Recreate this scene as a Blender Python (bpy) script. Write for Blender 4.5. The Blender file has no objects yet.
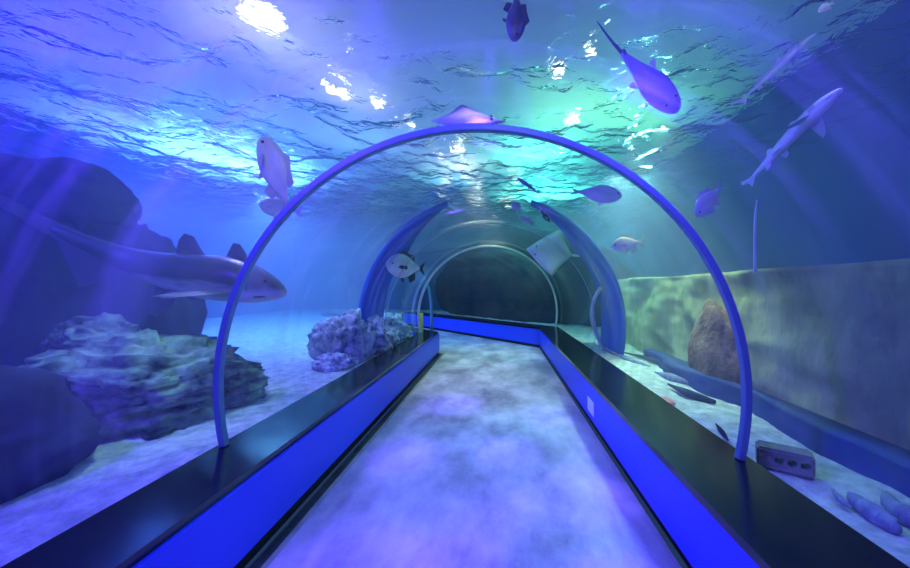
import bpy, bmesh, math, random
from mathutils import Vector, Matrix, noise
C = bpy.context.scene.collection
S = bpy.context.scene
R = math.radians
# ------------------------------------------------------------------ camera
F = 340.0; YAW = R(3.0); CX, CY, CAMZ = 482.0, 287.0, 1.5
cd = bpy.data.cameras.new('camera'); cam = bpy.data.objects.new('camera', cd); C.objects.link(cam)
cam.location = (0, 0, CAMZ); cam.rotation_euler = (R(90), 0, YAW)
cd.sensor_fit = 'HORIZONTAL'; cd.sensor_width = 36; cd.lens = 36*F/910
cd.shift_x = -(CX-455)/910; cd.shift_y = (CY-284)/910
cd.clip_start = 0.02; cd.clip_end = 200
S.camera = cam
S.view_settings.view_transform = 'Standard'; S.view_settings.look = 'None'
S.view_settings.exposure = 0.25; S.view_settings.gamma = 1
S.cycles.max_bounces = 8; S.cycles.transparent_max_bounces = 16; S.cycles.volume_bounces = 1
S.cycles.transmission_bounces = 6; S.cycles.glossy_bounces = 3; S.cycles.diffuse_bounces = 3
S.cycles.sample_clamp_indirect = 6; S.cycles.caustics_reflective = True
# ------------------------------------------------------------------ world
W = bpy.data.worlds.new('world'); S.world = W; W.use_nodes = True
W.node_tree.nodes['Background'].inputs[0].default_value = (0.012, 0.03, 0.09, 1)
W.node_tree.nodes['Background'].inputs[1].default_value = 1.0
# ------------------------------------------------------------------ lights
def spot(name, loc, tgt, power, col, angle=70, blend=0.9, rad=0.15):
    l = bpy.data.lights.new(name, 'SPOT'); l.energy = power; l.color = col
    l.spot_size = R(angle); l.spot_blend = blend; l.shadow_soft_size = rad
    o = bpy.data.objects.new(name, l); C.objects.link(o); o.location = loc
    o.rotation_euler = (Vector(tgt)-Vector(loc)).to_track_quat('-Z', 'Y').to_euler()
    return o
def area(name, loc, tgt, power, col, sx, sy):
    l = bpy.data.lights.new(name, 'AREA'); l.energy = power; l.color = col
    l.shape = 'RECTANGLE'; l.size = sx; l.size_y = sy
    o = bpy.data.objects.new(name, l); C.objects.link(o); o.location = loc
    o.rotation_euler = (Vector(tgt)-Vector(loc)).to_track_quat('-Z', 'Y').to_euler()
    return o
BLUE = (0.09, 0.03, 1.0); VIOLET = (0.06, 0.04, 1.0); AZURE = (0.10, 0.28, 1.0)
# blue floods over the near tunnel
spot('blue_flood', (-3.0, 0.0, 3.4), (-1.6, 1.3, 0.3), 600, BLUE, 120)
spot('blue_flood', (1.7, 0.3, 3.4), (-1.1, 2.2, 0.2), 420, BLUE, 90)
spot('blue_flood', (-1.9, 0.6, 3.4), (1.2, 2.4, 0.2), 520, BLUE, 90)
spot('blue_flood', (-5.0, 0.8, 3.4), (-6.5, 3.0, 2.4), 520, VIOLET, 150)
spot('blue_flood', (-7.6, 5.6, 3.4), (-6.0, 7.0, 1.6), 1100, (0.08, 0.09, 1.0), 150)
spot('violet_flood', (-3.2, 4.0, 3.4), (-2.4, 3.9, 0.4), 230, (0.26, 0.26, 1.0), 120)
spot('azure_flood', (-4.8, 6.6, 3.4), (-4.2, 7.4, 0.6), 650, (0.14, 0.40, 1.0), 140)
spot('azure_flood', (-3.6, 8.6, 3.4), (-3.8, 8.8, 0.4), 90, AZURE, 130)
spot('cyan_flood', (1.95, 5.8, 3.4), (1.8, 5.6, 0.4), 330, (0.5, 1.0, 0.78), 120)
spot('cyan_flood', (1.9, 3.9, 3.4), (1.9, 4.0, 0.4), 130, (0.7, 0.98, 0.7), 70)
spot('cyan_flood', (1.75, 1.7, 3.4), (1.75, 1.75, 0.4), 70, (0.45, 0.85, 0.85), 30)
spot('cyan_flood', (2.6, 6.2, 3.4), (1.6, 4.6, 2.2), 160, (0.25, 0.9, 0.75), 110)
spot('green_spot', (-2.2, 2.3, 3.4), (-2.9, 2.6, 0.6), 130, (0.5, 1.0, 0.7), 50)
spot('green_spot', (-2.1, 5.9, 3.4), (-2.2, 5.9, 0.4), 120, (0.45, 1.0, 0.85), 60)
spot('white_spot', (-0.4, 5.6, 3.4), (-0.3, 5.4, 0), 190, (0.9, 1.0, 0.85), 60)
spot('white_spot', (-0.1, 7.9, 3.4), (-0.3, 7.7, 0), 170, (0.8, 1.0, 0.85), 60)
spot('white_spot', (-0.2, 2.6, 3.4), (-0.1, 3.2, 0), 40, (0.75, 0.65, 1.0), 55)
spot('white_spot', (0.1, 0.0, 3.2), (-0.1, 2.05, 1.9), 30, (0.65, 0.7, 1.0), 85)  # unseen fill added to make the nearest ring less blue
spot('fish_fill', (2.3, 0.6, 3.4), (3.0, 3.2, 2.7), 28, (0.5, 0.85, 1.0), 45)  # unseen front light added for the fish at upper right
spot('fish_fill', (1.0, 0.6, 3.4), (2.1, 2.6, 3.1), 24, (0.7, 0.75, 1.0), 50)  # second unseen front light added for the fish
spot('white_spot', (-0.9, 0.2, 3.4), (-2.2, 2.9, 3.0), 85, (0.9, 0.95, 0.9), 50)  # unseen accent added to brighten the silver fish
spot('white_spot', (0.2, 0.2, 3.4), (1.9, 2.5, 2.4), 30, (0.7, 0.85, 1.0), 55)  # unseen accent added for the fish on the right
spot('blue_flood', (3.4, 1.0, 3.4), (3.6, 3.0, 1.8), 110, (0.03, 0.03, 1.0), 140)  # added to colour the right tank wall navy
spot('green_spot', (1.6, 4.4, 3.3), (2.5, 4.2, 0.8), 150, (0.8, 1.0, 0.55), 75)  # added to brighten the green of the right rock wall
spot('teal_flood', (3.4, 9.8, 3.4), (3.4, 10.5, 0.4), 110, (0.05, 0.5, 0.6), 130)
# unseen area lamps added to tint the ceiling seen through the ripples
def wash(px, py, power, col, size=1.6):
    d = Vector((-math.sin(YAW), math.cos(YAW), 0)) + Vector((math.cos(YAW), math.sin(YAW), 0))*((px-CX)/F)
    t = (4.62-CAMZ)/((CY-py)/F); power *= .17; area('ceiling_wash', (d.x*t, d.y*t, 3.85), (d.x*t, d.y*t, 5.0), power, col, size, size)
for w_ in ((60, 60, 420, (.03, .02, 1)), (170, 60, 120, (.05, .035, 1)), (120, 140, 600, (.04, .05, 1)), (235, 60, 36, (.12, .12, 1)), (190, 165, 1300, (.10, .30, 1)), (260, 130, 90, (.14, .22, 1)), (270, 185, 1500, (.14, .45, 1)),
           (350, 70, 14, (.10, .18, .8)), (370, 150, 80, (.2, .45, .8)), (450, 50, 10, (.05, .13, .6)), (430, 110, 14, (.10, .25, .5)), (450, 190, 160, (.15, .5, .6)),
           (570, 120, 100, (.2, .85, .4)), (540, 165, 330, (.10, .95, .65)), (545, 205, 1300, (.08, .9, .75)), (640, 130, 110, (.15, .7, .35)), (630, 60, 10, (.12, .4, .5)), (720, 60, 5, (.05, .2, .4)), (880, 60, 25, (.02, .02, 1))):
    wash(*w_)
wash(262, 34, 34, (1, .95, .8), .35)  # white washes added for soft halos round the lamps
wash(350, 104, 20, (1, .97, .85), .3)
wash(460, 175, 60, (.9, 1, .9), .6)
# small blue spots added to lay patches of light on the floor
rb = random.Random(5)
for (x, y, w) in ((-0.75, 1.55, .5), (0.4, 1.35, .4), (-0.3, 2.3, .45), (0.55, 2.5, .35), (-0.85, 3.0, .3), (0.1, 3.1, .28), (0.55, 4.0, .28), (-0.6, 4.3, .35), (-0.2, 1.75, .25), (0.6, 1.8, .2)):
    spot('blue_beam', (x+rb.uniform(-.5, .5), y+rb.uniform(-.3, .3), 3.4), (x, y, 0), 430, (0.15, 0.06, 1.0), math.degrees(2*math.atan(w/3.4))*1.35, 0.7, 0.05)
# ------------------------------------------------------------------ helpers
fw = Vector((-math.sin(YAW), math.cos(YAW), 0)); rt = Vector((math.cos(YAW), math.sin(YAW), 0))
def ray(px, py): return fw + rt*((px-CX)/F) + Vector((0, 0, (CY-py)/F))
def at(px, py, d): return Vector((0, 0, CAMZ)) + ray(px, py)*d
TX, TZ, TR = -0.17, 0.86, 1.66
def out(px, py, extra):          # point beyond the acrylic vault, by extra depth
    t = 0.3
    while t < 7.4:
        p = at(px, py, t)
        if math.hypot(p.x-TX, p.z-TZ) > TR+0.05: break
        t += 0.01
    return at(px, py, t+extra)
def out2(a, b, extra):
    p = out(*a, extra); q = out(*b, extra); dp = (p-Vector((0, 0, CAMZ))).dot(fw); dq = (q-Vector((0, 0, CAMZ))).dot(fw); d = max(dp, dq)
    return at(*a, d), at(*b, d)
def tag(o, label=None, cat=None, group=None, kind=None):
    if label: o['label'] = label
    if cat: o['category'] = cat
    if group: o['group'] = group
    if kind: o['kind'] = kind
    return o
def empty(name, loc=(0, 0, 0)):
    o = bpy.data.objects.new(name, None); C.objects.link(o); o.location = loc; o.empty_display_size = .1
    return o
def mesh(name, verts, faces, mat, parent=None, smooth=False, loc=None):
    me = bpy.data.meshes.new(name); me.from_pydata([tuple(v) for v in verts], [], faces); me.update()
    bm = bmesh.new(); bm.from_mesh(me); bmesh.ops.recalc_face_normals(bm, faces=bm.faces); bm.to_mesh(me); bm.free()
    me.materials.append(mat)
    if smooth: me.polygons.foreach_set('use_smooth', [True]*len(me.polygons))
    o = bpy.data.objects.new(name, me); C.objects.link(o)
    if parent: o.parent = parent
    if loc is not None: o.location = loc
    return o
def box(name, a, b, mat, parent=None, bevel=0.0):
    bm = bmesh.new(); bmesh.ops.create_cube(bm, size=1)
    for v in bm.verts:
        v.co = Vector([a[i]+(v.co[i]+.5)*(b[i]-a[i]) for i in range(3)])
    if bevel: bmesh.ops.bevel(bm, geom=bm.edges[:], offset=bevel, segments=2, affect='EDGES')
    me = bpy.data.meshes.new(name); bm.to_mesh(me); bm.free(); me.materials.append(mat)
    o = bpy.data.objects.new(name, me); C.objects.link(o)
    if parent: o.parent = parent
    return o
def prism(name, poly, z0, z1, mat, parent=None, bevel=0.0):
    n = len(poly)
    vs = [(x, y, z0) for x, y in poly]+[(x, y, z1) for x, y in poly]
    fs = [list(range(n))[::-1], list(range(n, 2*n))]+[[i, (i+1) % n, n+(i+1) % n, n+i] for i in range(n)]
    o = mesh(name, vs, fs, mat, parent)
    if bevel:
        m = o.modifiers.new('b', 'BEVEL'); m.width = bevel; m.segments = 2
    return o
def tube(name, pts, rad, mat, parent=None, seg=10):
    pts = [Vector(p) for p in pts]; vs = []; fs = []
    rr = rad if isinstance(rad, (list, tuple)) else [rad]*len(pts)
    for i, p in enumerate(pts):
        t = (pts[min(i+1, len(pts)-1)]-pts[max(i-1, 0)]).normalized()
        u = t.cross(Vector((0.13, 0.9, 0.31))).normalized(); v = t.cross(u)
        for k in range(seg):
            a = 2*math.pi*k/seg; vs.append(p+(u*math.cos(a)+v*math.sin(a))*rr[i])
    for i in range(len(pts)-1):
        for k in range(seg):
            fs.append([i*seg+k, i*seg+(k+1) % seg, (i+1)*seg+(k+1) % seg, (i+1)*seg+k])
    fs.append(list(range(seg))[::-1]); fs.append([(len(pts)-1)*seg+k for k in range(seg)])
    return mesh(name, vs, fs, mat, parent, True)
# ------------------------------------------------------------------ materials
def mat(name, col=(.5, .5, .5), rough=.5, metal=0., spec=.5, noise_amt=0., noise_scale=5., col2=None, bump=0., bump_scale=20., emit=None, es=0., contrast=None, coord='Object', stretch=None):
    m = bpy.data.materials.new(name); m.use_nodes = True; nt = m.node_tree; b = nt.nodes['Principled BSDF']
    b.inputs['Base Color'].default_value = (*col, 1); b.inputs['Roughness'].default_value = rough
    b.inputs['Metallic'].default_value = metal; b.inputs['Specular IOR Level'].default_value = spec
    if emit: b.inputs['Emission Color'].default_value = (*emit, 1); b.inputs['Emission Strength'].default_value = es
    tc = nt.nodes.new('ShaderNodeTexCoord'); src = tc.outputs[coord]
    if stretch:
        mp = nt.nodes.new('ShaderNodeMapping'); mp.inputs['Scale'].default_value = stretch
        nt.links.new(src, mp.inputs[0]); src = mp.outputs[0]
    if col2:
        n = nt.nodes.new('ShaderNodeTexNoise'); n.inputs['Scale'].default_value = noise_scale; n.inputs['Detail'].default_value = 6
        n.inputs['Roughness'].default_value = .6
        r = nt.nodes.new('ShaderNodeValToRGB'); lo, hi = contrast or (.35, .65)
        r.color_ramp.elements[0].position = lo; r.color_ramp.elements[1].position = hi
        r.color_ramp.elements[0].color = (*col, 1); r.color_ramp.elements[1].color = (*col2, 1)
        nt.links.new(src, n.inputs['Vector']); nt.links.new(n.outputs['Fac'], r.inputs[0]); nt.links.new(r.outputs[0], b.inputs['Base Color'])
    if bump:
        n = nt.nodes.new('ShaderNodeTexNoise'); n.inputs['Scale'].default_value = bump_scale; n.inputs['Detail'].default_value = 8
        bp = nt.nodes.new('ShaderNodeBump'); bp.inputs['Strength'].default_value = bump; bp.inputs['Distance'].default_value = .03
        nt.links.new(src, n.inputs['Vector']); nt.links.new(n.outputs['Fac'], bp.inputs['Height']); nt.links.new(bp.outputs[0], b.inputs['Normal'])
    return m
M = {}
M['floor'] = mat('concrete floor', (.26, .25, .28), .42, col2=(.66, .66, .64), noise_scale=2.0, contrast=(.36, .66), bump=.35, bump_scale=14, stretch=(1, .6, 1))
M['edge'] = mat('dark floor edge', (.03, .035, .04), .35, col2=(.06, .07, .06), bump=.2)
M['strip'] = mat('grey green strip', (.25, .27, .22), .5, col2=(.4, .42, .34))
M['panel'] = mat('blue laminate', (.045, .085, .72), .38, spec=.3)
M['ledge'] = mat('black polished ledge', (.006, .009, .010), .16, col2=(.016, .02, .018), noise_scale=1.3, spec=.6)
M['kick'] = mat('black kick board', (.006, .005, .006), .5)
M['metal'] = mat('brushed steel', (.17, .33, .40), .42, metal=.25)
M['metal2'] = mat('pale steel', (.75, .80, .72), .3, metal=.3)
M['ceil'] = mat('white ceiling', (.8, .8, .8), .9, spec=.1)
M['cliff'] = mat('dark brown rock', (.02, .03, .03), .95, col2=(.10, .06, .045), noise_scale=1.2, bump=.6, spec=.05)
M['seam'] = mat('seam glue', (.35, .45, .45), .5)
M['sand'] = mat('coral sand', (.36, .42, .38), .9, col2=(.66, .72, .66), noise_scale=9, bump=.8, bump_scale=26, spec=.1)
M['rock'] = mat('green highlight rock', (.02, .035, .045), .85, col2=(.36, .50, .36), noise_scale=3.5, contrast=(.38, .66), bump=1.0, bump_scale=9, spec=.15)  # teal-green highlights are put into the noise colour
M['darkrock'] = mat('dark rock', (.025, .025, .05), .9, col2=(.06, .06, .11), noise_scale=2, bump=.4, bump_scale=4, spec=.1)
M['coral'] = mat('coral rock', (.12, .16, .2), .85, col2=(.65, .72, .70), noise_scale=9, contrast=(.36, .6), bump=1.0, bump_scale=22, spec=.1)
M['algae'] = mat('algae rock wall', (.16, .20, .10), .85, col2=(.50, .54, .24), noise_scale=2.4, contrast=(.3, .7), bump=.8, bump_scale=7, spec=.1, stretch=(1, 1, .45))
M['tankwall'] = mat('tank wall', (.05, .10, .16), .9, col2=(.08, .14, .20), noise_scale=.6, spec=.05)
M['bluewall'] = mat('blue tank wall', (.03, .05, .20), .9, col2=(.05, .08, .28), noise_scale=.7, spec=.05)
M['brown'] = mat('brown rock', (.16, .09, .06), .9, col2=(.35, .22, .14), noise_scale=4, bump=.8, spec=.05)
M['bluearch'] = mat('blue arch paint', (.015, .07, .42), .8, col2=(.02, .10, .5), noise_scale=3)
M['white'] = mat('white plastic', (.85, .85, .85), .4)
M['yellow'] = mat('yellow plastic', (.8, .75, .08), .4)
M['red'] = mat('red toy', (.75, .12, .10), .5, col2=(.8, .3, .25), noise_scale=8)
M['block'] = mat('concrete block', (.14, .14, .11), .9, col2=(.30, .29, .23), noise_scale=8, bump=.6, bump_scale=30)
M['wood'] = mat('driftwood', (.16, .19, .28), .7, col2=(.32, .36, .45), noise_scale=5, bump=.5, stretch=(1, 6, 1))
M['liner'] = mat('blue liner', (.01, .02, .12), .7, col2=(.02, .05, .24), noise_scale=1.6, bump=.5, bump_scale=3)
M['eye'] = mat('eye', (.01, .01, .012), .1)
M['housing'] = mat('lamp housing', (.03, .03, .03), .4)
def emitter(name, col, s):
    return mat(name, (0, 0, 0), .5, emit=col, es=s)
def fishmat(name, back, belly, lo=.45, hi=.8, spot=None, rough=.35):
    m = mat(name, back, rough, spec=.5); nt = m.node_tree; b = nt.nodes['Principled BSDF']
    tc = nt.nodes.new('ShaderNodeTexCoord'); g = nt.nodes.new('ShaderNodeSeparateXYZ'); nt.links.new(tc.outputs['Generated'], g.inputs[0])
    n = nt.nodes.new('ShaderNodeTexNoise'); n.inputs['Scale'].default_value = 6; nt.links.new(tc.outputs['Generated'], n.inputs['Vector'])
    ad = nt.nodes.new('ShaderNodeMath'); ad.operation = 'MULTIPLY_ADD'; ad.inputs[1].default_value = .25
    nt.links.new(n.outputs['Fac'], ad.inputs[0]); nt.links.new(g.outputs['Z'], ad.inputs[2])
    r = nt.nodes.new('ShaderNodeValToRGB'); r.color_ramp.elements[0].position = lo; r.color_ramp.elements[1].position = hi
    r.color_ramp.elements[0].color = (*belly, 1); r.color_ramp.elements[1].color = (*back, 1)
    nt.links.new(ad.outputs[0], r.inputs[0]); nt.links.new(r.outputs[0], b.inputs['Base Color'])
    return m
# acrylic: clear, faint sheen, faint translucent streaks that run round the vault
def acrylic(name):
    m = bpy.data.materials.new(name); m.use_nodes = True; nt = m.node_tree; N = nt.nodes; L = nt.links
    N.remove(N['Principled BSDF']); o = N['Material Output']
    tr = N.new('ShaderNodeBsdfTransparent'); tr.inputs[0].default_value = (.97, .985, 1, 1)
    gl = N.new('ShaderNodeBsdfGlossy'); gl.inputs['Roughness'].default_value = .06
    df = N.new('ShaderNodeBsdfTranslucent'); df.inputs[0].default_value = (.8, .85, .85, 1)
    lw = N.new('ShaderNodeLayerWeight'); lw.inputs['Blend'].default_value = .5
    pw = N.new('ShaderNodeMath'); pw.operation = 'POWER'; pw.inputs[1].default_value = 5; L.new(lw.outputs['Facing'], pw.inputs[0])
    fr = N.new('ShaderNodeMath'); fr.operation = 'MULTIPLY_ADD'; fr.inputs[1].default_value = .40; fr.inputs[2].default_value = .025; L.new(pw.outputs[0], fr.inputs[0])
    tc = N.new('ShaderNodeTexCoord'); mp = N.new('ShaderNodeMapping'); mp.inputs['Scale'].default_value = (.3, 4.5, .3)
    nz = N.new('ShaderNodeTexNoise'); nz.inputs['Scale'].default_value = 1.0; nz.inputs['Detail'].default_value = 5; nz.inputs['Roughness'].default_value = .65
    rp = N.new('ShaderNodeValToRGB'); rp.color_ramp.elements[0].position = .48; rp.color_ramp.elements[1].position = .78
    rp.color_ramp.elements[0].color = (0, 0, 0, 1); rp.color_ramp.elements[1].color = (.26, .26, .26, 1)
    L.new(tc.outputs['Object'], mp.inputs[0]); L.new(mp.outputs[0], nz.inputs['Vector']); L.new(nz.outputs['Fac'], rp.inputs[0])
    m1 = N.new('ShaderNodeMixShader'); L.new(rp.outputs[0], m1.inputs[0]); L.new(tr.outputs[0], m1.inputs[1]); L.new(df.outputs[0], m1.inputs[2])
    m2 = N.new('ShaderNodeMixShader'); L.new(fr.outputs[0], m2.inputs[0]); L.new(m1.outputs[0], m2.inputs[1]); L.new(gl.outputs[0], m2.inputs[2])
    L.new(m2.outputs[0], o.inputs[0])
    return m
M['acrylic'] = acrylic('clear acrylic')
def surface_mat():
    m = bpy.data.materials.new('water surface'); m.use_nodes = True; nt = m.node_tree; N = nt.nodes; L = nt.links
    N.remove(N['Principled BSDF']); o = N['Material Output']
    g = N.new('ShaderNodeBsdfGlass'); g.inputs['IOR'].default_value = 1.035; g.inputs['Roughness'].default_value = .02
    g.inputs[0].default_value = (.92, .97, 1, 1)
    tc = N.new('ShaderNodeTexCoord'); nz = N.new('ShaderNodeTexNoise'); nz.inputs['Scale'].default_value = 5.5; nz.inputs['Detail'].default_value = 3
    nz.inputs['Distortion'].default_value = .6
    bp = N.new('ShaderNodeBump'); bp.inputs['Strength'].default_value = .9; bp.inputs['Distance'].default_value = .07
    L.new(tc.outputs['Object'], nz.inputs['Vector']); L.new(nz.outputs['Fac'], bp.inputs['Height']); L.new(bp.outputs[0], g.inputs['Normal'])
    L.new(g.outputs[0], o.inputs[0])
    return m
M['surface'] = surface_mat()
def water_vol():
    m = bpy.data.materials.new('hazy water'); m.use_nodes = True; nt = m.node_tree; N = nt.nodes; L = nt.links
    N.remove(N['Principled BSDF']); o = N['Material Output']
    s = N.new('ShaderNodeVolumeScatter'); s.inputs['Color'].default_value = (.58, .68, 1, 1); s.inputs['Density'].default_value = .08; s.inputs['Anisotropy'].default_value = .3
    a = N.new('ShaderNodeVolumeAbsorption'); a.inputs['Color'].default_value = (.1, .6, .75, 1); a.inputs['Density'].default_value = .07
    ad = N.new('ShaderNodeAddShader'); L.new(s.outputs[0], ad.inputs[0]); L.new(a.outputs[0], ad.inputs[1]); L.new(ad.outputs[0], o.inputs['Volume'])
    return m
M['water'] = water_vol()
# ------------------------------------------------------------------ tunnel shell
MIT = R(22); TURN = R(44); d2 = Vector((-math.sin(TURN), math.cos(TURN), 0)); r2 = Vector((math.cos(TURN), math.sin(TURN), 0))
YL = lambda x: 8.07+math.tan(MIT)*x          # mitre line: y at a given x
Y0, LEN2 = -2.2, 7.0
def path_pt(x, z, s):                          # stations: 0 behind the camera, 1 mitre, 2 end of the second run
    if s == 0: return Vector((x, Y0, z))
    p = Vector((x, YL(x), z))
    return p if s == 1 else p + d2*(LEN2 + (x-TX)*math.sin(MIT)/math.cos(MIT)*0)
def arc(r, zbase, n=48):
    a0 = math.asin((zbase-TZ)/r)
    return [(TX+r*math.cos(a0+(math.pi-2*a0)*i/n), TZ+r*math.sin(a0+(math.pi-2*a0)*i/n)) for i in range(n+1)]
def sweep(name, prof, mat_, closed=False, stations=(0, 1, 2), smooth=False, parent=None):
    vs = []; n = len(prof)
    for s in stations: vs += [path_pt(x, z, s) for x, z in prof]
    fs = []
    for k in range(len(stations)-1):
        for i in range(n if closed else n-1):
            j = (i+1) % n; fs.append([k*n+i, k*n+j, (k+1)*n+j, (k+1)*n+i])
    if closed: fs += [list(range(n))[::-1], [(len(stations)-1)*n+i for i in range(n)]]
    return mesh(name, vs, fs, mat_, parent, smooth)
sh = sweep('window_1', arc(TR, .50), M['acrylic'], stations=(0, 1), smooth=True); tag(sh, kind='structure')
sh = sweep('window_2', arc(TR, .50), M['acrylic'], stations=(1, 2), smooth=True); tag(sh, kind='structure')
XLi, XLo, XRi, XRo = -1.37, -1.78, .965, 1.46
tag(sweep('floor', [(-1.24, 0), (.97, 0), (.97, -.1), (-1.24, -.1)], M['floor'], True), kind='structure')
tag(sweep('trim_1', [(-1.34, .0), (-1.275, 0), (-1.275, -.1), (-1.34, -.1)], M['edge'], True), kind='structure')
tag(sweep('trim_2', [(-1.275, .002), (-1.24, .002), (-1.24, -.1), (-1.275, -.1)], M['strip'], True), kind='structure')
# low curbs either side: panel, ledge, kick board
def curb(name, sgn, xi, xo, xp, zk, label):
    t = empty(name, (xp, 3, 0)); tag(t, label, 'low wall')
    def part(nm, prof, m):
        o = sweep(nm, prof, m, True, parent=t); o.matrix_parent_inverse = Matrix.Translation(-t.location); return o
    part('kick_board', [(xp+sgn*.02, 0), (xo, 0), (xo, zk), (xp+sgn*.02, zk)], M['kick'])
    part('side_panel', [(xp, zk), (xo, zk), (xo, .455), (xp, .455)], M['panel'])
    o = part('ledge', [(xi, .457), (xo, .457), (xo, .50), (xi, .50)], M['ledge'])
    return t
curb('low_wall', -1, XLi, XLo, -1.345, .08, 'low blue-panelled wall with black ledge, left of the walkway, ending at the bend')
rc = curb('low_wall', 1, XRi, XRo, .985, .065, 'low blue-panelled wall with black ledge and a socket, right of the walkway, turning across the far end')
so = box('socket_plate', (0, 0, 0), (.012, .24, .15), M['white'], None, .003)
p = at(592, 409, 1); k = .985/p.x
so.parent = rc; so.location = Vector((.978, .985*(p.y)/p.x-.08, 1.5+(p.z-1.5)*k-.06)) - rc.location; tag(so, 'white socket plate')
# ------------------------------------------------------------------ steel rings
def ring(name, w_rad, w_ax, mt, fn, label, grp=None, r=1.60, zb=.50):
    n = 96; a0 = math.asin((zb-TZ)/r); vs = []; fs = []
    for i in range(n+1):
        a = a0+(math.pi-2*a0)*i/n
        for (dr, da) in ((-w_rad/2, -w_ax/2), (w_rad/2, -w_ax/2), (w_rad/2, w_ax/2), (-w_rad/2, w_ax/2)):
            x, z = TX+(r+dr)*math.cos(a), TZ+(r+dr)*math.sin(a); vs.append(fn(x, z, da))
    for i in range(n):
        for k in range(4): fs.append([i*4+k, i*4+(k+1) % 4, i*4+4+(k+1) % 4, i*4+4+k])
    fs += [[3, 2, 1, 0], [n*4, n*4+1, n*4+2, n*4+3]]
    o = mesh(name, vs, fs, mt, None, False)
    m = o.modifiers.new('b', 'BEVEL'); m.width = .006; m.segments = 2; m.limit_method = 'ANGLE'
    return tag(o, label, 'steel ring', grp)
ring('steel_ring', .040, .045, M['metal'], lambda x, z, a: Vector((x, 2.05+a, z)), 'large nearest steel ring arching over the walkway')
ring('steel_ring', .045, .05, M['metal2'], lambda x, z, a: Vector((x, YL(x)+a-.03, z)), 'small distant pale steel ring at the bend of the tunnel')
ring('acrylic_seam', .008, .02, M['seam'], lambda x, z, a: Vector((x, 5.3+a, z)), 'thin pale seam arching round the vault before the bend', r=1.64)
pp = [at(431.5, 334, 7.75), at(431.5, 318, 7.75), at(431.3, 302, 7.75), at(429, 290, 7.75), at(426, 281, 7.75)]
tag(tube('upright_post', pp, [.035, .035, .033, .028, .018], M['metal'], None, 12), 'slim pale curved post standing on the end of the left ledge by the bend', 'post')
# ------------------------------------------------------------------ water body
SZ, SURF = .42, 3.6
def cutter():
    prof = [(XLo, -.6)]+[(XRo, -.6)]+arc(TR+.004, .50)
    return sweep('cutter', prof, M['kick'], True, stations=(0, 1, 2))
wb = box('water', (-9.8, -2.4, .15), (4.35, 15.8, SURF-.12), M['water'])
ct = cutter()
for v in ct.data.vertices:
    if v.co.y <= Y0+.001: v.co.y = -3.2
md = wb.modifiers.new('cut', 'BOOLEAN'); md.object = ct; md.operation = 'DIFFERENCE'; md.solver = 'EXACT'
dg = bpy.context.evaluated_depsgraph_get(); nm = bpy.data.meshes.new_from_object(wb.evaluated_get(dg))
wb.modifiers.clear(); wb.data = nm; nm.materials.clear(); nm.materials.append(M['water']); bpy.data.objects.remove(ct)
tag(wb, 'hazy blue water filling the tank around the tunnel', 'water', kind='stuff')
# rippled surface
def grid(name, x0, x1, y0, y1, nx, ny, fz, mt, keep=None):
    vs = []; fs = []
    for j in range(ny+1):
        for i in range(nx+1):
            x = x0+(x1-x0)*i/nx; y = y0+(y1-y0)*j/ny; vs.append((x, y, fz(x, y)))
    for j in range(ny):
        for i in range(nx):
            a = j*(nx+1)+i
            if keep and not keep((vs[a][0]+vs[a+nx+2][0])/2, (vs[a][1]+vs[a+nx+2][1])/2): continue
            fs.append([a, a+1, a+nx+2, a+nx+1])
    return mesh(name, vs, fs, mt, None, True)
def rip(x, y):
    v = Vector((x*1.5, y*1.5, 0)); w = noise.noise(v*.6+Vector((3, 7, 1)))
    return SURF+.09*noise.noise(v+Vector((w, w, 0)))+.045*noise.noise(v*2.7+Vector((9, 2, 5)))
sf = grid('water_surface', -9.98, 4.48, -2.58, 15.98, 210, 260, rip, M['surface']); tag(sf, 'rippled water surface seen from below over the tank', 'water surface', kind='stuff')
# ------------------------------------------------------------------ tank shell
tag(box('wall_left', (-10.3, -2.6, -.2), (-10.0, 16.2, 6), M['bluewall']), kind='structure')
tag(box('wall_far', (-10.3, 16.0, -.2), (4.8, 16.3, 6), M['tankwall']), kind='structure')
tag(box('wall_right', (4.5, -2.6, -.2), (4.8, 16.2, 6), M['bluewall']), kind='structure')
tag(box('wall_back', (-10.3, -2.9, -.2), (4.8, -2.6, 6), M['bluewall']), kind='structure')
tag(box('ceiling', (-10.3, -2.9, 4.62), (4.8, 16.3, 4.75), M['ceil']), kind='structure')
def inside(x, y):
    if y < YL(x): return XLo+.03 < x < XRo-.03
    u = (y-8.07+x/math.tan(TURN))/(math.tan(MIT)+1/math.tan(TURN)); q = (u-x)/math.sin(TURN)
    return XLo+.03 < u < XRo-.03 and -.1 < q < 7.2
def sandz(x, y):
    z = SZ+.03*noise.noise(Vector((x*1.3, y*1.3, 2)))+.018*noise.noise(Vector((x*5, y*5, 4)))
    return z
tag(grid('sand_bed', -9.98, 4.48, -2.58, 15.98, 145, 185, sandz, M['sand'], lambda x, y: not inside(x, y)), 'pale coral sand bed of the tank beside the tunnel', 'sand', kind='stuff')
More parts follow.
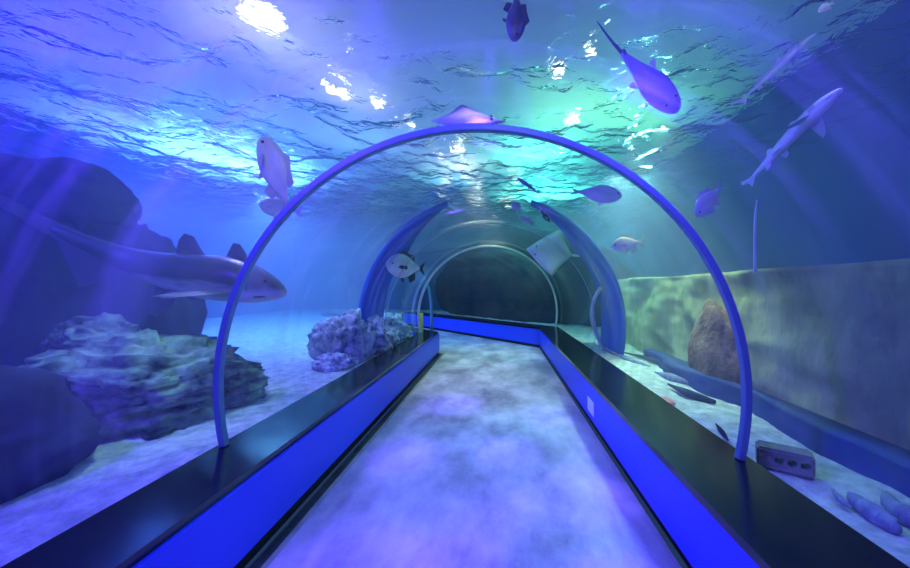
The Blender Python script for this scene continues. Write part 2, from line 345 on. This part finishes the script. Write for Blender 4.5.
# ------------------------------------------------------------------ lamps over the tank
def lamp(px, py, r, s, label, rows=None):
    d = ray(px, py); t_ = (4.6-CAMZ)/d.z; x, y, z = d.x*t_, d.y*t_, 4.62
    t = empty('ceiling_lamp', (x, y, z)); tag(t, label, 'lamp', rows)
    n = 24; vs = []; fs = []; prof = [(r, -.012), (r*1.12, -.012), (r*1.15, 0)]
    for pr, pz in prof:
        for k in range(n): vs.append((pr*math.cos(2*math.pi*k/n), pr*math.sin(2*math.pi*k/n), pz))
    for i in range(len(prof)-1):
        for k in range(n): fs.append([i*n+k, i*n+(k+1) % n, (i+1)*n+(k+1) % n, (i+1)*n+k])
    mesh('rim', vs, fs, M['white'], t, True)
    dv = [(r*math.cos(2*math.pi*k/n), r*math.sin(2*math.pi*k/n), -.012) for k in range(n)]+[(0, 0, -.02)]
    mesh('lens', dv, [[k, (k+1) % n, n] for k in range(n)], M['glow'], t)
M['glow'] = emitter('lamp glow', (1, .93, .72), 3.2)
LB = 'bright round white lamp wavering above the rippled water'
lamp(262, 28, .24, 0, 'largest white lamp glare above the water at upper left')
for (px, py, r) in ((335, 98, .13), (378, 112, .10), (350, 60, .03), (403, 150, .12), (458, 158, .16), (468, 185, .2), (474, 212, .3), (442, 205, .22), (560, 80, .10), (590, 62, .06), (572, 128, .15), (560, 158, .12), (515, 190, .2), (452, 140, .1), (462, 172, .12), (478, 198, .2), (446, 190, .14), (484, 222, .35), (452, 222, .3), (508, 212, .3), (440, 165, .1), (410, 133, .1), (392, 130, .07), (325, 92, .06), (345, 104, .08)):
    if px < 420: lamp(px, py, r, 0, 'white lamp glint in the trail between the largest glare and the ring top', 'lamp glints left of the ring top')
    elif px < 535: lamp(px, py, r, 0, 'white lamp glint in the row over the walkway, seen through the nearest ring', 'lamp glints over the walkway')
    else: lamp(px, py, r, 0, 'white lamp glint in the green rippled water right of the ring top', 'lamp glints in the green water')
# ------------------------------------------------------------------ rocks
def rock(name, c, size, seed, mt, label, rot=0., rough=.28, strata=0., nlay=7, tilt=0.0, flat=0.35, fine=.05, sub=5, lumps=0.):
    bm = bmesh.new(); bmesh.ops.create_icosphere(bm, subdivisions=sub, radius=1)
    off = Vector((seed*7.1, seed*3.3, seed*1.7)); ct_, st_ = math.cos(tilt), math.sin(tilt)
    for v in bm.verts:
        p = v.co.copy(); n = p.normalized()
        if p.z < -flat: p.z = -flat-(p.z+flat)*.05
        k = 1+rough*noise.noise(n*1.3+off)+rough*.55*noise.noise(n*2.9+off)+fine*noise.noise(n*8+off)+fine*.5*noise.noise(n*17+off)
        if lumps: k += lumps*(.5-noise.voronoi(n*4+off)[0][0])
        if strata:
            h = (p.z*ct_+p.x*st_)*nlay+1.1*noise.noise(n*1.7+off*2); f = h-math.floor(h)
            k += strata*((1-f)**1.5-.5)+strata*.5*noise.noise(Vector((math.floor(h)*3.1, n.x*2, n.y*2)))
        v.co = Vector((p.x*k*size[0], p.y*k*size[1], p.z*k*size[2]))
    me = bpy.data.meshes.new(name); bm.to_mesh(me); bm.free(); me.materials.append(mt)
    me.polygons.foreach_set('use_smooth', [True]*len(me.polygons))
    zm = min(v.co.z for v in me.vertices)
    for v in me.vertices: v.co.z -= zm
    o = bpy.data.objects.new(name, me); C.objects.link(o); o.location = c; o.rotation_euler.z = rot
    return tag(o, label, 'rock')
GR = SZ-.06
rock('rock', (-3.10, 2.75, GR), (.80, .66, .48), 3, M['rock'], 'wide layered green-lit rock on the sand, below the shark', R(12), .18, .14, 8, .18, .45)
rock('rock', (-2.85, 3.15, GR), (.60, .42, .34), 31, M['rock'], 'small slabbed rock at the right toe of the layered rock, behind the ring foot', R(-8), .18, .12, 6, .25, .4)
rock('rock', (-3.55, 2.85, .92), (.30, .30, .22), 8, M['rock'], 'loose rounded stone resting on top of the layered rock', 0, .22, .12, 5, .5, .4)
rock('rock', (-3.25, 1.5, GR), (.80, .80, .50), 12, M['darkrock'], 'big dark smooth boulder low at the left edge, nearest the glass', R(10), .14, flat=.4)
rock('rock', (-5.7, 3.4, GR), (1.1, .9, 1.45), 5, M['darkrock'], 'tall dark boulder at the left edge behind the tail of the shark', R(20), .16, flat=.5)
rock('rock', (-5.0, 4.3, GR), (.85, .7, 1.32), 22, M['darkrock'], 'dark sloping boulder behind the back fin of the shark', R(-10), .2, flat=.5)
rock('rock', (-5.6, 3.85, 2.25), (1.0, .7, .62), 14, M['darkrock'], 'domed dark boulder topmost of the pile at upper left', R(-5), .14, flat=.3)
rock('rock', (-2.32, 4.9, GR), (.38, .42, .46), 17, M['coral'], 'tall knobbly purple-blue coral rock behind the left ledge', 0, .25, fine=.12, flat=.5, lumps=.25)
rock('rock', (-2.12, 5.6, GR), (.34, .5, .38), 19, M['coral'], 'pale teal knobbly coral rock, middle one of the row behind the left ledge', 0, .25, fine=.14, flat=.5, lumps=.3)
rock('rock', (-2.18, 6.65, GR), (.36, .6, .34), 23, M['coral'], 'low pale coral rock beside the far end of the left ledge', 0, .25, fine=.14, flat=.5, lumps=.3)
rock('rock', (-2.2, 4.4, GR), (.24, .26, .17), 27, M['coral'], 'low purple lump of rock at the front foot of the coral rocks', 0, .2, fine=.1, flat=.5, lumps=.2)
q = Vector((1.46, 8.71, GR))+d2*3.2+r2*1.5  # rock added to darken the view through the far ring
rock('rock', q, (4.3, .8, 2.0), 71, M['cliff'], 'long dark brown rock face added for the gloom behind the far low wall', math.atan2(d2.y, d2.x), .14, flat=.5)
# rock wall along the right and the blue liner at its base
def wallz(name, x, y0, y1, z0, z1, mt, label, cat, amp, seed, th=.25, nx=90, nz=34):
    vs = []; fs = []
    for j in range(nz+1):
        for i in range(nx+1):
            y = y0+(y1-y0)*i/nx; z = z0+(z1-z0)*j/nz; q = Vector((y*1.1, z*1.6, seed))
            vs.append((x+amp*(noise.noise(q)+.5*noise.noise(q*2.3)+.25*noise.noise(q*6)), y, z+(amp*.3*noise.noise(q*.7) if j == nz else 0)))
    n0 = len(vs)
    for j in (0, nz):
        for i in range(nx+1): vs.append((x+th+amp, y0+(y1-y0)*i/nx, z0+(z1-z0)*j/nz))
    for j in range(nz):
        for i in range(nx): a = j*(nx+1)+i; fs.append([a, a+1, a+nx+2, a+nx+1])
    for i in range(nx):
        a = nz*(nx+1)+i; b = n0+nx+1+i; fs.append([a, a+1, b+1, b]); fs.append([n0+i, n0+i+1, b+1, b])
    for e in (0, nx):
        fs.append([j*(nx+1)+e for j in range(nz+1)]+[n0+nx+1+e, n0+e])
    return tag(mesh(name, vs, fs, mt, None, True), label, cat)
wallz('rock_wall', 2.38, -1.5, 7.4, .3, 1.66, M['algae'], 'low algae-covered rock wall along the right of the tank', 'rock wall', .12, 3)
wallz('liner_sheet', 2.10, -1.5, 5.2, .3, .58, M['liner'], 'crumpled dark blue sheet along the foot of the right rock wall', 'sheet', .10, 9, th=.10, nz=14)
rock('rock', (2.30, 3.75, GR), (.16, .40, .60), 51, M['brown'], 'brown mound against the algae wall, just inside the nearest ring', 0, .2, flat=.5)
# blue painted arches outside the vault
for sg, lab in ((1, 'right'), (-1, 'left')):
    vs = []; fs = []; n = 24
    for i in range(n+1):
        a = -.22+(1.25+.22)*i/n
        w_ = 1.0*min(1, max(.03, (1.25-a)/.55))
        for (r_, y) in ((2.02, 5.3), (2.10, 5.3), (2.10, 5.3+w_), (2.02, 5.3+w_)):
            vs.append((TX+sg*r_*math.cos(a), y, TZ+r_*math.sin(a)))
    for i in range(n):
        for k in range(4): fs.append([i*4+k, i*4+(k+1) % 4, i*4+4+(k+1) % 4, i*4+4+k])
    fs += [[3, 2, 1, 0], [n*4+k for k in range(4)]]
    tag(mesh('blue_arch', vs, fs, M['bluearch'], None, True), 'broad blue curved arch side standing in the tank on the %s of the vault' % lab, 'arch')
# ------------------------------------------------------------------ concrete block with three holes
BA, BB = Vector((0, 0, CAMZ))+ray(757, 467)*((SZ-CAMZ)/ray(757, 467).z), Vector((0, 0, CAMZ))+ray(816, 481)*((SZ-CAMZ)/ray(816, 481).z)
BL = (BB-BA).length; print('BL', BL, BA, BB)
def block():
    t = empty('concrete_block'); W_, H_, D_ = BL, .125, .13
    bm = bmesh.new(); bmesh.ops.create_cube(bm, size=1)
    for v in bm.verts: v.co = Vector((v.co.x*W_, v.co.y*D_, v.co.z*H_+H_/2))
    bmesh.ops.bevel(bm, geom=bm.edges[:], offset=.012, segments=2, affect='EDGES')
    me = bpy.data.meshes.new('body'); bm.to_mesh(me); bm.free(); me.materials.append(M['block'])
    o = bpy.data.objects.new('body', me); C.objects.link(o); o.parent = t
    cs = []
    for x in (-.10*BL, .12*BL, .34*BL):
        bm = bmesh.new(); bmesh.ops.create_cone(bm, segments=28, radius1=.034*BL/.4, radius2=.034*BL/.4, depth=.5, cap_ends=True)
        bmesh.ops.rotate(bm, verts=bm.verts, matrix=Matrix.Rotation(R(90), 3, 'X')); bmesh.ops.translate(bm, verts=bm.verts, vec=(x, 0, .066))
        m2 = bpy.data.meshes.new('c'); bm.to_mesh(m2); bm.free(); c = bpy.data.objects.new('c', m2); C.objects.link(c); cs.append(c)
        md = o.modifiers.new('h', 'BOOLEAN'); md.object = c; md.solver = 'EXACT'
    nm = bpy.data.meshes.new_from_object(o.evaluated_get(bpy.context.evaluated_depsgraph_get()))
    o.modifiers.clear(); o.data = nm
    for c in cs: bpy.data.objects.remove(c)
    for n_ in range(1): pass
    return t
b_ = block(); tag(b_, 'grey concrete block with three round holes lying on the sand right of the ring foot', 'concrete block')
bdir = (BB-BA).normalized(); bn = Vector((-bdir.y, bdir.x, 0))
b_.location = (BA+BB)/2+bn*(.065 if bn.y > 0 else -.065); b_.rotation_euler = (0, 0, math.atan2(bdir.y, bdir.x))
# driftwood and debris on the sand
def log(pts, r, label, *a_, **k_):
    P = [Vector(p) for p in pts]; Q = []; RR = []; r = r if isinstance(r, (list, tuple)) else [r]*len(P)
    for i in range(len(P)-1):
        p0, p1, p2, p3 = P[max(i-1, 0)], P[i], P[i+1], P[min(i+2, len(P)-1)]
        for k in range(8):
            t = k/8; Q.append(.5*((2*p1)+(p2-p0)*t+(2*p0-5*p1+4*p2-p3)*t*t+(3*p1-p0-3*p2+p3)*t**3)); u = t*t*(3-2*t)
            RR.append((r[i]*(1-u)+r[i+1]*u)*(1+.12*noise.noise(Q[-1]*9)))
    return log_(Q+[P[-1]], RR+[r[-1]], label, *a_, **k_)
def log_(pts, r, label, cat='driftwood', mt=None, nm='driftwood'):
    return tag(tube(nm, pts, r, mt or M['wood'], None, 12), label, cat)
def gnd(px, py, z=SZ+.03):
    r_ = ray(px, py); return Vector((0, 0, CAMZ))+r_*((z-CAMZ)/r_.z)
def gpts(ps, z=SZ+.03): return [gnd(x, y, z) for x, y in ps]
log(gpts([(850, 494), (858, 502), (876, 515), (894, 526), (900, 528)]), [.012, .035, .042, .035, .012], 'short blue-grey driftwood piece on the sand near the right edge, right of the block')
log(gpts([(886, 494), (893, 506), (905, 515), (925, 524), (950, 530)]), [.015, .04, .05, .05, .02], 'thick driftwood piece running out of the right edge of the photo')
log(gpts([(833, 490), (840, 499), (852, 508)]), [.008, .016, .006], 'thin twig half buried in the sand left of the driftwood')
log(gpts([(604, 349), (630, 360), (650, 366)]), [.01, .035, .01], 'slender pale branch on the sand under the blue arch')
log(gpts([(655, 372), (672, 378), (694, 384)]), [.01, .05, .008], 'pale pointed branch on the sand beside the brown mound')
log(gpts([(622, 352), (650, 359), (668, 366)], SZ+.06), [.01, .03, .01], 'thin dark branch behind the slender pale one', mt=M['darkrock'])
log(gpts([(668, 384), (690, 394), (715, 402)]), [.01, .04, .02], 'dark curved branch on the sand just inside the ring foot', mt=M['darkrock'])
log(gpts([(716, 424), (722, 432), (728, 440)]), [.006, .018, .006], 'small dark shard on the sand at the ring foot', mt=M['darkrock'])
g = gnd(666, 398, SZ+.03)
rock('red_lump', (g.x, g.y, SZ-.01), (.055, .10, .03), 61, M['red'], 'small red lump on the sand beside the right ledge', .3, .1, sub=3)['category'] = 'ornament'
# curved pipe rising from the sand by the right arch
log([at(604, 350, 5.9), at(597, 335, 5.85), at(592, 318, 5.8), at(594, 300, 5.75), at(601, 288, 5.75)], .035, 'curved pale pipe rising from the sand in front of the right blue arch', 'pipe', M['metal2'], 'pipe')
log([out(757, 200, .5), out(755, 225, .5), out(755, 272, .5)], [.004, .007, .010], 'thin white weighted line hanging in the water at right', 'line', M['white'], 'hanging_line')
# yellow strip and post at the inner corner of the bend
q = at(420.5, 329, 7.6)
tag(box('yellow_marker', (q.x-.05, q.y-.02, .40), (q.x+.06, q.y+.02, .92), M['yellow'], None, .01), 'narrow yellow marker standing behind the end of the left ledge', 'marker')
# ------------------------------------------------------------------ fish
def loft(name, st, mt, parent, seg=20, bend=None, z_shift=None):
    """st: rows (x, top, bottom, half width, z centre); a closed body along +X"""
    vs = []; fs = []
    for (x, tp, bt, hw, zc) in st:
        y0 = bend(x) if bend else 0
        for k in range(seg):
            a = 2*math.pi*k/seg; s_, c_ = math.sin(a), math.cos(a)
            vs.append((x, y0+hw*math.copysign(abs(c_)**.9, c_), zc+(tp*s_ if s_ > 0 else bt*s_)))
    m = len(st)
    for i in range(m-1):
        for k in range(seg): fs.append([i*seg+k, i*seg+(k+1) % seg, (i+1)*seg+(k+1) % seg, (i+1)*seg+k])
    fs += [list(range(seg))[::-1], [(m-1)*seg+k for k in range(seg)]]
    o = mesh(name, vs, fs, mt, parent, True)
    sb = o.modifiers.new('s', 'SUBSURF'); sb.levels = 1; sb.render_levels = 1
    return o
def fin(name, poly, mt, parent, th=.004, frame=None, bend=None):
    """poly in a local plane -> thin solid with tapering edge; frame maps (u,v) to 3D"""
    fr_ = frame or (lambda u, v: Vector((u, 0, v)))
    c = Vector((sum(p[0] for p in poly)/len(poly), sum(p[1] for p in poly)/len(poly)))
    P = [fr_(u, v) for u, v in poly]; cc = fr_(c.x, c.y); nrm = (P[1]-P[0]).cross(P[2]-P[0])
    if nrm.length < 1e-9: nrm = (P[2]-P[0]).cross(P[3]-P[0])
    nrm.normalize()
    if bend: P = [p+Vector((0, bend(p.x), 0)) for p in P]; cc = cc+Vector((0, bend(cc.x), 0))
    n = len(P); vs = P+[cc+nrm*th, cc-nrm*th]; fs = []
    for i in range(n): j = (i+1) % n; fs += [[i, j, n], [j, i, n+1]]
    return mesh(name, vs, fs, mt, parent, False)
def eyes(parent, x, y, z, r):
    for s in (1, -1):
        bm = bmesh.new(); bmesh.ops.create_uvsphere(bm, u_segments=12, v_segments=8, radius=r)
        me = bpy.data.meshes.new('eye'); bm.to_mesh(me); bm.free(); me.materials.append(M['eye'])
        o = bpy.data.objects.new('eye', me); C.objects.link(o); o.parent = parent; o.location = (x, s*y, z)
def pose(o, head, tail, length, up=(0, 0, 1), roll=0.):
    """the model runs from x=0 (tail tip) to x=length (snout)"""
    X = (head-tail); s = X.length/length; X.normalize(); U = Vector(up); Y = U.cross(X).normalized(); Z = X.cross(Y)
    Mx = Matrix((X, Y, Z)).transposed().to_4x4() @ Matrix.Rotation(roll, 4, 'X')
    o.matrix_world = Matrix.Translation(tail) @ Mx @ Matrix.Diagonal((s, s, s, 1))
    return o
def make_fish(name, label, mt, finm, deep=.42, wide=.14, L=1.0, tailspan=.34, forked=True, bendk=0., group=None, cat='fish', dorsal=True):
    t = empty(name); tag(t, label, cat, group)
    bd = lambda x: bendk*(1-x)**2
    D = deep/2; Wd = wide/2
    prof = [(.14, .13, .13, .10), (.22, .20, .20, .2), (.34, .5, .5, .5), (.48, .86, .85, .85), (.60, 1, 1, 1), (.72, .98, .95, 1), (.83, .80, .80, .88), (.91, .58, .60, .66), (.965, .34, .36, .42), (.995, .12, .14, .18)]
    loft('body', [(x, a*D, b*D, w*Wd, 0) for x, a, b, w in prof], mt, t, bend=bd)
    ts = tailspan/2
    fin('tail_fin', [(.18, .02), (.10, ts*.5), (.0, ts), (.035, ts*.45), (.075, 0), (.035, -ts*.45), (.0, -ts), (.10, -ts*.5), (.18, -.02)] if forked else [(.18, .02), (.06, ts*.8), (0, ts*.6), (0, -ts*.6), (.06, -ts*.8), (.18, -.02)], finm, t, bend=bd)
    if dorsal:
        fin('dorsal_fin', [(.30, D*.45), (.30, D*.95), (.45, D*1.05), (.62, D*1.35), (.72, D*.9), (.5, D*.7)], finm, t, bend=bd)
        fin('anal_fin', [(.28, -D*.4), (.26, -D*.95), (.40, -D*1.3), (.46, -D*.8)], finm, t, bend=bd)
    for s in (1, -1):
        fin('pectoral_fin', [(0, 0), (-.05, .04), (-.16, .03), (-.17, -.03), (-.06, -.035)], finm, t, frame=lambda u, v, s=s: Vector((.78+u, s*(Wd*.85-u*.5), -D*.15+v)))
    fin('pelvic_fin', [(.66, -D*.85), (.60, -D*1.3), (.55, -D*1.25), (.58, -D*.85)], finm, t, bend=bd)
    eyes(t, .895, Wd*.60, D*.12, .022)
    return t
FM = {}
FM['silver'] = fishmat('silver grey scales', (.6, .62, .6), (.85, .85, .82)); FM['silverf'] = mat('silver fin', (.5, .52, .5), .5)
FM['dark'] = fishmat('dark scales', (.03, .04, .06), (.10, .13, .16)); FM['darkf'] = mat('dark fin', (.04, .05, .07), .5)
FM['lav'] = fishmat('lavender scales', (.55, .55, .72), (.80, .80, .9)); FM['lavf'] = mat('lavender fin', (.6, .6, .75), .5)
FM['gold'] = fishmat('pale yellow scales', (.8, .85, .6), (.95, .97, .85)); FM['goldf'] = mat('yellow fin', (.85, .88, .5), .5)
FM['shark'] = fishmat('grey shark skin', (.07, .06, .09), (.62, .60, .66), lo=.30, hi=.46); FM['sharkf'] = mat('shark fin skin', (.13, .11, .15), .5)
FM['pale'] = fishmat('pale shark skin', (.45, .55, .62), (.8, .85, .9)); FM['palef'] = mat('pale shark fin', (.5, .6, .68), .5)
FM['ray'] = fishmat('ray skin', (.30, .22, .75), (.65, .68, .85)); FM['rayf'] = mat('ray tail skin', (.10, .10, .25), .5)
FM['wray'] = fishmat('white ray skin', (.75, .8, .82), (.95, .97, .97))
# --- the big shark
def make_shark(name, label, mt, fm, bendk=0., slim=1.0, eye=True, upper=.30):
    t = empty(name); tag(t, label, 'shark'); bd = lambda x: bendk*(1-x)**2; s = slim
    st = [(.10, .012, .012, .006, .015), (.16, .022, .022, .014, .008), (.26, .034, .032, .024, .0), (.38, .052, .046, .038, 0), (.50, .068, .058, .052, 0), (.62, .078, .066, .062, 0),
          (.72, .080, .070, .068, 0), (.80, .076, .068, .070, -.002), (.87, .064, .060, .064, -.006), (.92, .048, .048, .054, -.012), (.955, .034, .034, .044, -.018), (.982, .020, .018, .030, -.022), (.998, .006, .006, .012, -.024)]
    loft('body', [(x, a*s, b*s, w*s, z) for x, a, b, w, z in st], mt, t, 24, bd)
    fin('tail_fin', [(.17, .015), (.10, .035), (.0, .07*upper/.30+.02), (.005, .045), (.06, .008), (.09, -.03), (.10, -.085), (.135, -.05), (.17, -.02)], fm, t, .006, bend=bd)
    fin('dorsal_fin', [(.665, .070*s), (.655, .11*s+.02), (.635, .148*s), (.615, .150*s), (.600, .12*s), (.585, .09*s), (.565, .064*s)], fm, t, .007, bend=bd)
    fin('second_dorsal_fin', [(.42, .052*s), (.40, .11*s), (.375, .125*s), (.355, .118*s), (.345, .08*s), (.32, .042*s)], fm, t, .006, bend=bd)
    fin('anal_fin', [(.36, -.036*s), (.345, -.085*s), (.31, -.10*s), (.285, -.09*s), (.29, -.05*s), (.29, -.03*s)], fm, t, .006, bend=bd)
    for q in (1, -1):
        fin('pectoral_fin', [(.0, 0), (-.04, .07), (-.10, .145), (-.135, .155), (-.125, .10), (-.10, .0)], fm, t, .007, frame=lambda u, v, q=q: Vector((.80+u, q*(.045*s+v*.85), -.035*s-v*.42)))
        fin('pelvic_fin', [(.0, 0), (-.03, .05), (-.07, .06), (-.08, 0)], fm, t, .005, frame=lambda u, v, q=q: Vector((.50+u, q*(.03*s+v*.7), -.04*s-v*.6)), bend=bd)
        pts = [Vector((.975-.065*k/8, q*(.012+.036*math.sin(k/8*1.5))*s, (-.040-.006*k/8)*s)) for k in range(9)]
        tube('mouth', pts, .0022, M['eye'], t, 6)
        for g_ in range(4):
            x = .845-.014*g_; tube('gill_slit', [Vector((x, q*.0665*s, .022*s)), Vector((x-.006, q*.070*s, -.006)), Vector((x-.003, q*.066*s, -.032*s))], .0018, M['eye'], t, 6)
    if eye: eyes(t, .935, .047*s, .006, .0065)
    return t
def make_big_shark():
    t = empty('shark'); tag(t, 'large grey shark with pale belly swimming right, in front of the rocks at left', 'shark'); bd = lambda x: -.12*max(0, .55-x)**2*4
    mt, fm = FM['shark'], FM['sharkf']
    st = [(.20, .016, .012, .006, .012), (.30, .028, .022, .012, .008), (.40, .038, .034, .024, .0), (.48, .050, .046, .036, 0), (.56, .062, .058, .050, 0), (.64, .072, .070, .062, 0),
          (.72, .078, .076, .070, 0), (.79, .078, .078, .074, 0), (.85, .070, .074, .070, -.004), (.90, .056, .062, .062, -.010), (.94, .042, .048, .052, -.018), (.972, .026, .030, .036, -.026), (.995, .008, .010, .014, -.032)]
    loft('body', [(x, a*1.12, b*1.15, w*1.1, z) for x, a, b, w, z in st], mt, t, 28, bd)
    fin('tail_fin', [(.42, .030), (.30, .040), (.15, .050), (.0, .075), (.01, .045), (.12, .010), (.24, -.02), (.30, -.06), (.31, -.15), (.35, -.12), (.40, -.03)], fm, t, .006, bend=bd)
    fin('dorsal_fin', [(.85, .062), (.825, .11), (.80, .14), (.775, .142), (.765, .11), (.755, .07)], fm, t, .007, bend=bd)
    fin('second_dorsal_fin', [(.70, .068), (.67, .10), (.635, .15), (.60, .158), (.585, .13), (.58, .05)], fm, t, .007, bend=bd)
    fin('anal_fin', [(.62, -.06), (.60, -.12), (.555, -.175), (.525, -.165), (.53, -.045)], fm, t, .007, bend=bd)
    for q in (1, -1):
        fin('pectoral_fin', [(.0, 0), (-.05, .06), (-.12, .12), (-.19, .14), (-.17, .08), (-.11, .0)], fm, t, .008, frame=lambda u, v, q=q: Vector((.85+u, q*(.055+v*.9), -.045-v*.30)))
        fin('pelvic_fin', [(.0, 0), (-.03, .05), (-.07, .06), (-.08, 0)], fm, t, .006, frame=lambda u, v, q=q: Vector((.68+u, q*(.03+v*.7), -.06-v*.6)))
        pts = [Vector((.978-.075*k/8, q*(.008+.044*math.sin(k/8*1.5)), -.048-.012*k/8)) for k in range(9)]
        tube('mouth', pts, .003, M['eye'], t, 6)
        for g_ in range(4):
            x = .885-.014*g_; tube('gill_slit', [Vector((x, q*.064, .022)), Vector((x-.006, q*.071, -.006)), Vector((x-.003, q*.066, -.040))], .0022, M['eye'], t, 6)
    eyes(t, .935, .052, .004, .006)
    for c in t.children:
        if c.name.startswith('eye'): continue
        for v in c.data.vertices:
            if v.co.x < .62: v.co.z += .19*((.62-v.co.x)/.62)**1.5
    return t
sh = make_big_shark()
pose(sh, at(289, 285, 3.6), at(-8, 256, 3.25), 1.0, roll=R(-4))
sh2 = make_shark('shark', 'pale slender shark with upright tail, swimming up at upper right', FM['pale'], FM['palef'], .06, .80, False)
pose(sh2, out(841, 86, .75), out(737, 188, .75), 1.0, roll=R(-10))
sh3 = make_shark('shark', 'faint slender shark above the pale one at upper right', FM['pale'], FM['palef'], -.05, .66, False)
pose(sh3, out(815, 32, 1.3), out(735, 108, 1.3), 1.0, roll=R(10))
# --- guitarfish and rays
def make_guitar(name, label):
    t = empty(name); tag(t, label, 'ray')
    st = [(.30, .014, .014, .016, 0), (.38, .022, .02, .030, 0), (.48, .032, .028, .052, 0), (.58, .04, .032, .085, 0), (.66, .042, .032, .115, 0), (.74, .042, .03, .125, 0), (.83, .038, .028, .115, 0), (.91, .03, .022, .09, 0), (.96, .02, .016, .062, 0), (.995, .008, .007, .025, 0)]
    loft('body', st, FM['ray'], t, 24)
    tube('tail', [(.32, 0, 0), (.22, .004, 0), (.12, .015, .0), (.0, .03, .0)], [.015, .011, .008, .004], FM['rayf'], t)
    fin('dorsal_fin', [(.36, .01), (.34, .06), (.31, .06), (.30, .01)], FM['rayf'], t)
    fin('side_fin', [(.0, 0), (-.05, .05), (-.08, .05), (-.08, 0)], FM['lavf'], t, frame=lambda u, v: Vector((.62+u, .09+v, 0)))
    fin('side_fin', [(.0, 0), (-.05, .05), (-.08, .05), (-.08, 0)], FM['lavf'], t, frame=lambda u, v: Vector((.62+u, -.09-v, 0)))
    for s in (1, -1):
        pass
    eyes(t, .88, .05, .03, .010)
    return t
def viewdir(px, py): return ray(px, py).normalized()
gt = make_guitar('guitarfish', 'purple-blue ray with rounded snout and long thin tail, overhead right of the ring top')
pose(gt, out(679, 112, .6), out(594, 24, .75), 1.0, up=-viewdir(636, 70)+Vector((0.5, 0, .2)))
gt2 = make_guitar('guitarfish', 'slender purple ray seen through the ring against the green water')
pose(gt2, *out2((517, 178), (547, 199), .3), 1.0, up=-viewdir(530, 188)+Vector((1.2, 0, .8)))
def make_ray(name, label, mt, span=.9, tail=True):
    t = empty(name); tag(t, label, 'ray'); n = 28; vs = []; fs = []
    rim = []
    key = [(1.0, 0), (.95, .07), (.86, .20), (.74, .36), (.62, .50), (.57, .54), (.54, .50), (.47, .30), (.38, .12), (.32, .0)]
    for (x, y) in key: rim.append((x, y*span*1.0))
    rim2 = rim+[(x, -y) for x, y in rim[-2:0:-1]]
    m = len(rim2); cx = .66
    for zs in (1, -1):
        for lv in (0, .35, .7, 1):
            for (x, y) in rim2:
                f = 1-lv; zz = zs*.055*(1-(1-f)**2)*(1 if zs > 0 else .6); 
                vs.append((cx+(x-cx)*lv, y*lv, zz+.10*(abs(y*lv)/.45)**2*.5))
    for b in (0, 4*m):
        for l in range(3):
            for i in range(m): fs.append([b+l*m+i, b+l*m+(i+1) % m, b+(l+1)*m+(i+1) % m, b+(l+1)*m+i])
    o = mesh('body', vs, fs, mt, t, True)
    bm = bmesh.new(); bm.from_mesh(o.data); bmesh.ops.remove_doubles(bm, verts=bm.verts, dist=.0005); bmesh.ops.recalc_face_normals(bm, faces=bm.faces); bm.to_mesh(o.data); bm.free()
    if tail: tube('tail', [(.33, 0, 0), (.2, 0, .005), (0, .02, .01)], [.018, .011, .004], mt, t)
    eyes(t, .86, .06, .035, .012)
    return t
ry = make_ray('ray', 'white ray gliding outside the far glass, upper right of the small ring', FM['wray'], .62)
pose(ry, at(526, 249, 7.4), at(594, 258, 7.4), 1.0, up=(.25, -1, -.2), roll=0)
ry2 = make_ray('ray', 'purple ray lying over the vault, just above the top of the nearest ring', FM['ray'], .9, False)
pose(ry2, *out2((507, 122), (395, 120), .5), 1.0, up=(0, -.75, 1))
# --- fish
f = make_fish('fish', 'silver grey fish hanging tail down left of the ring top', FM['silver'], FM['silverf'], .40, .16, tailspan=.26)
pose(f, *out2((262, 136), (291, 214), .5), 1.0, up=(1, -.25, .4))
f = make_fish('fish', 'faint blue fish half behind the ring, below the silver grey fish', FM['lav'], FM['lavf'], .45, .16)
pose(f, *out2((259, 204), (303, 212), 1.4), 1.0)
f = make_fish('fish', 'small dark fish overhead at the top edge of the photo', FM['dark'], FM['darkf'], .38, .2)
pose(f, *out2((515, 42), (517, -12), .5), 1.0, up=(1, 0, .2))
f = make_fish('fish', 'small pale blue fish nose down right of the ring', FM['lav'], FM['lavf'], .52, .16, tailspan=.3)
pose(f, *out2((696, 216), (722, 184), .45), 1.0, up=(.2, -.2, 1), roll=R(10))
f = make_fish('fish', 'grey lavender oval fish under the ring at upper right', FM['lav'], FM['lavf'], .36, .2, tailspan=.16, dorsal=False)
pose(f, *out2((622, 196), (570, 191), .35), 1.0)
f = make_fish('fish', 'pale yellow fish with forked tail facing left, inside the ring at right', FM['gold'], FM['goldf'], .46, .15, tailspan=.36)
pose(f, *out2((611, 247), (645, 241), .3), 1.0)
f = make_fish('fish', 'silver grey fish facing left, in front of the left blue arch', FM['silver'], FM['darkf'], .50, .18, tailspan=.3)
pose(f, at(386, 264, 5.6), at(425, 269, 6.3), 1.0)
f = make_fish('fish', 'tiny purple fish near the top right corner', FM['lav'], FM['lavf'], .4, .16)
pose(f, *out2((818, 12), (834, 2), .9), 1.0)
f = make_fish('fish', 'tiny lavender fish left of the two crossing ones in the green water', FM['lav'], FM['lavf'], .55, .16)
pose(f, *out2((511, 203), (523, 211), .3), 1.0)
f = make_fish('fish', 'tiny pale fish, lower of the two crossing in the green water', FM['lav'], FM['lavf'], .3, .14)
pose(f, *out2((519, 216), (536, 226), .3), 1.0)
f = make_fish('fish', 'tiny dark blue fish, upper of the two crossing in the green water', FM['dark'], FM['lavf'], .3, .14)
pose(f, *out2((550, 222), (539, 209), .3), 1.0)
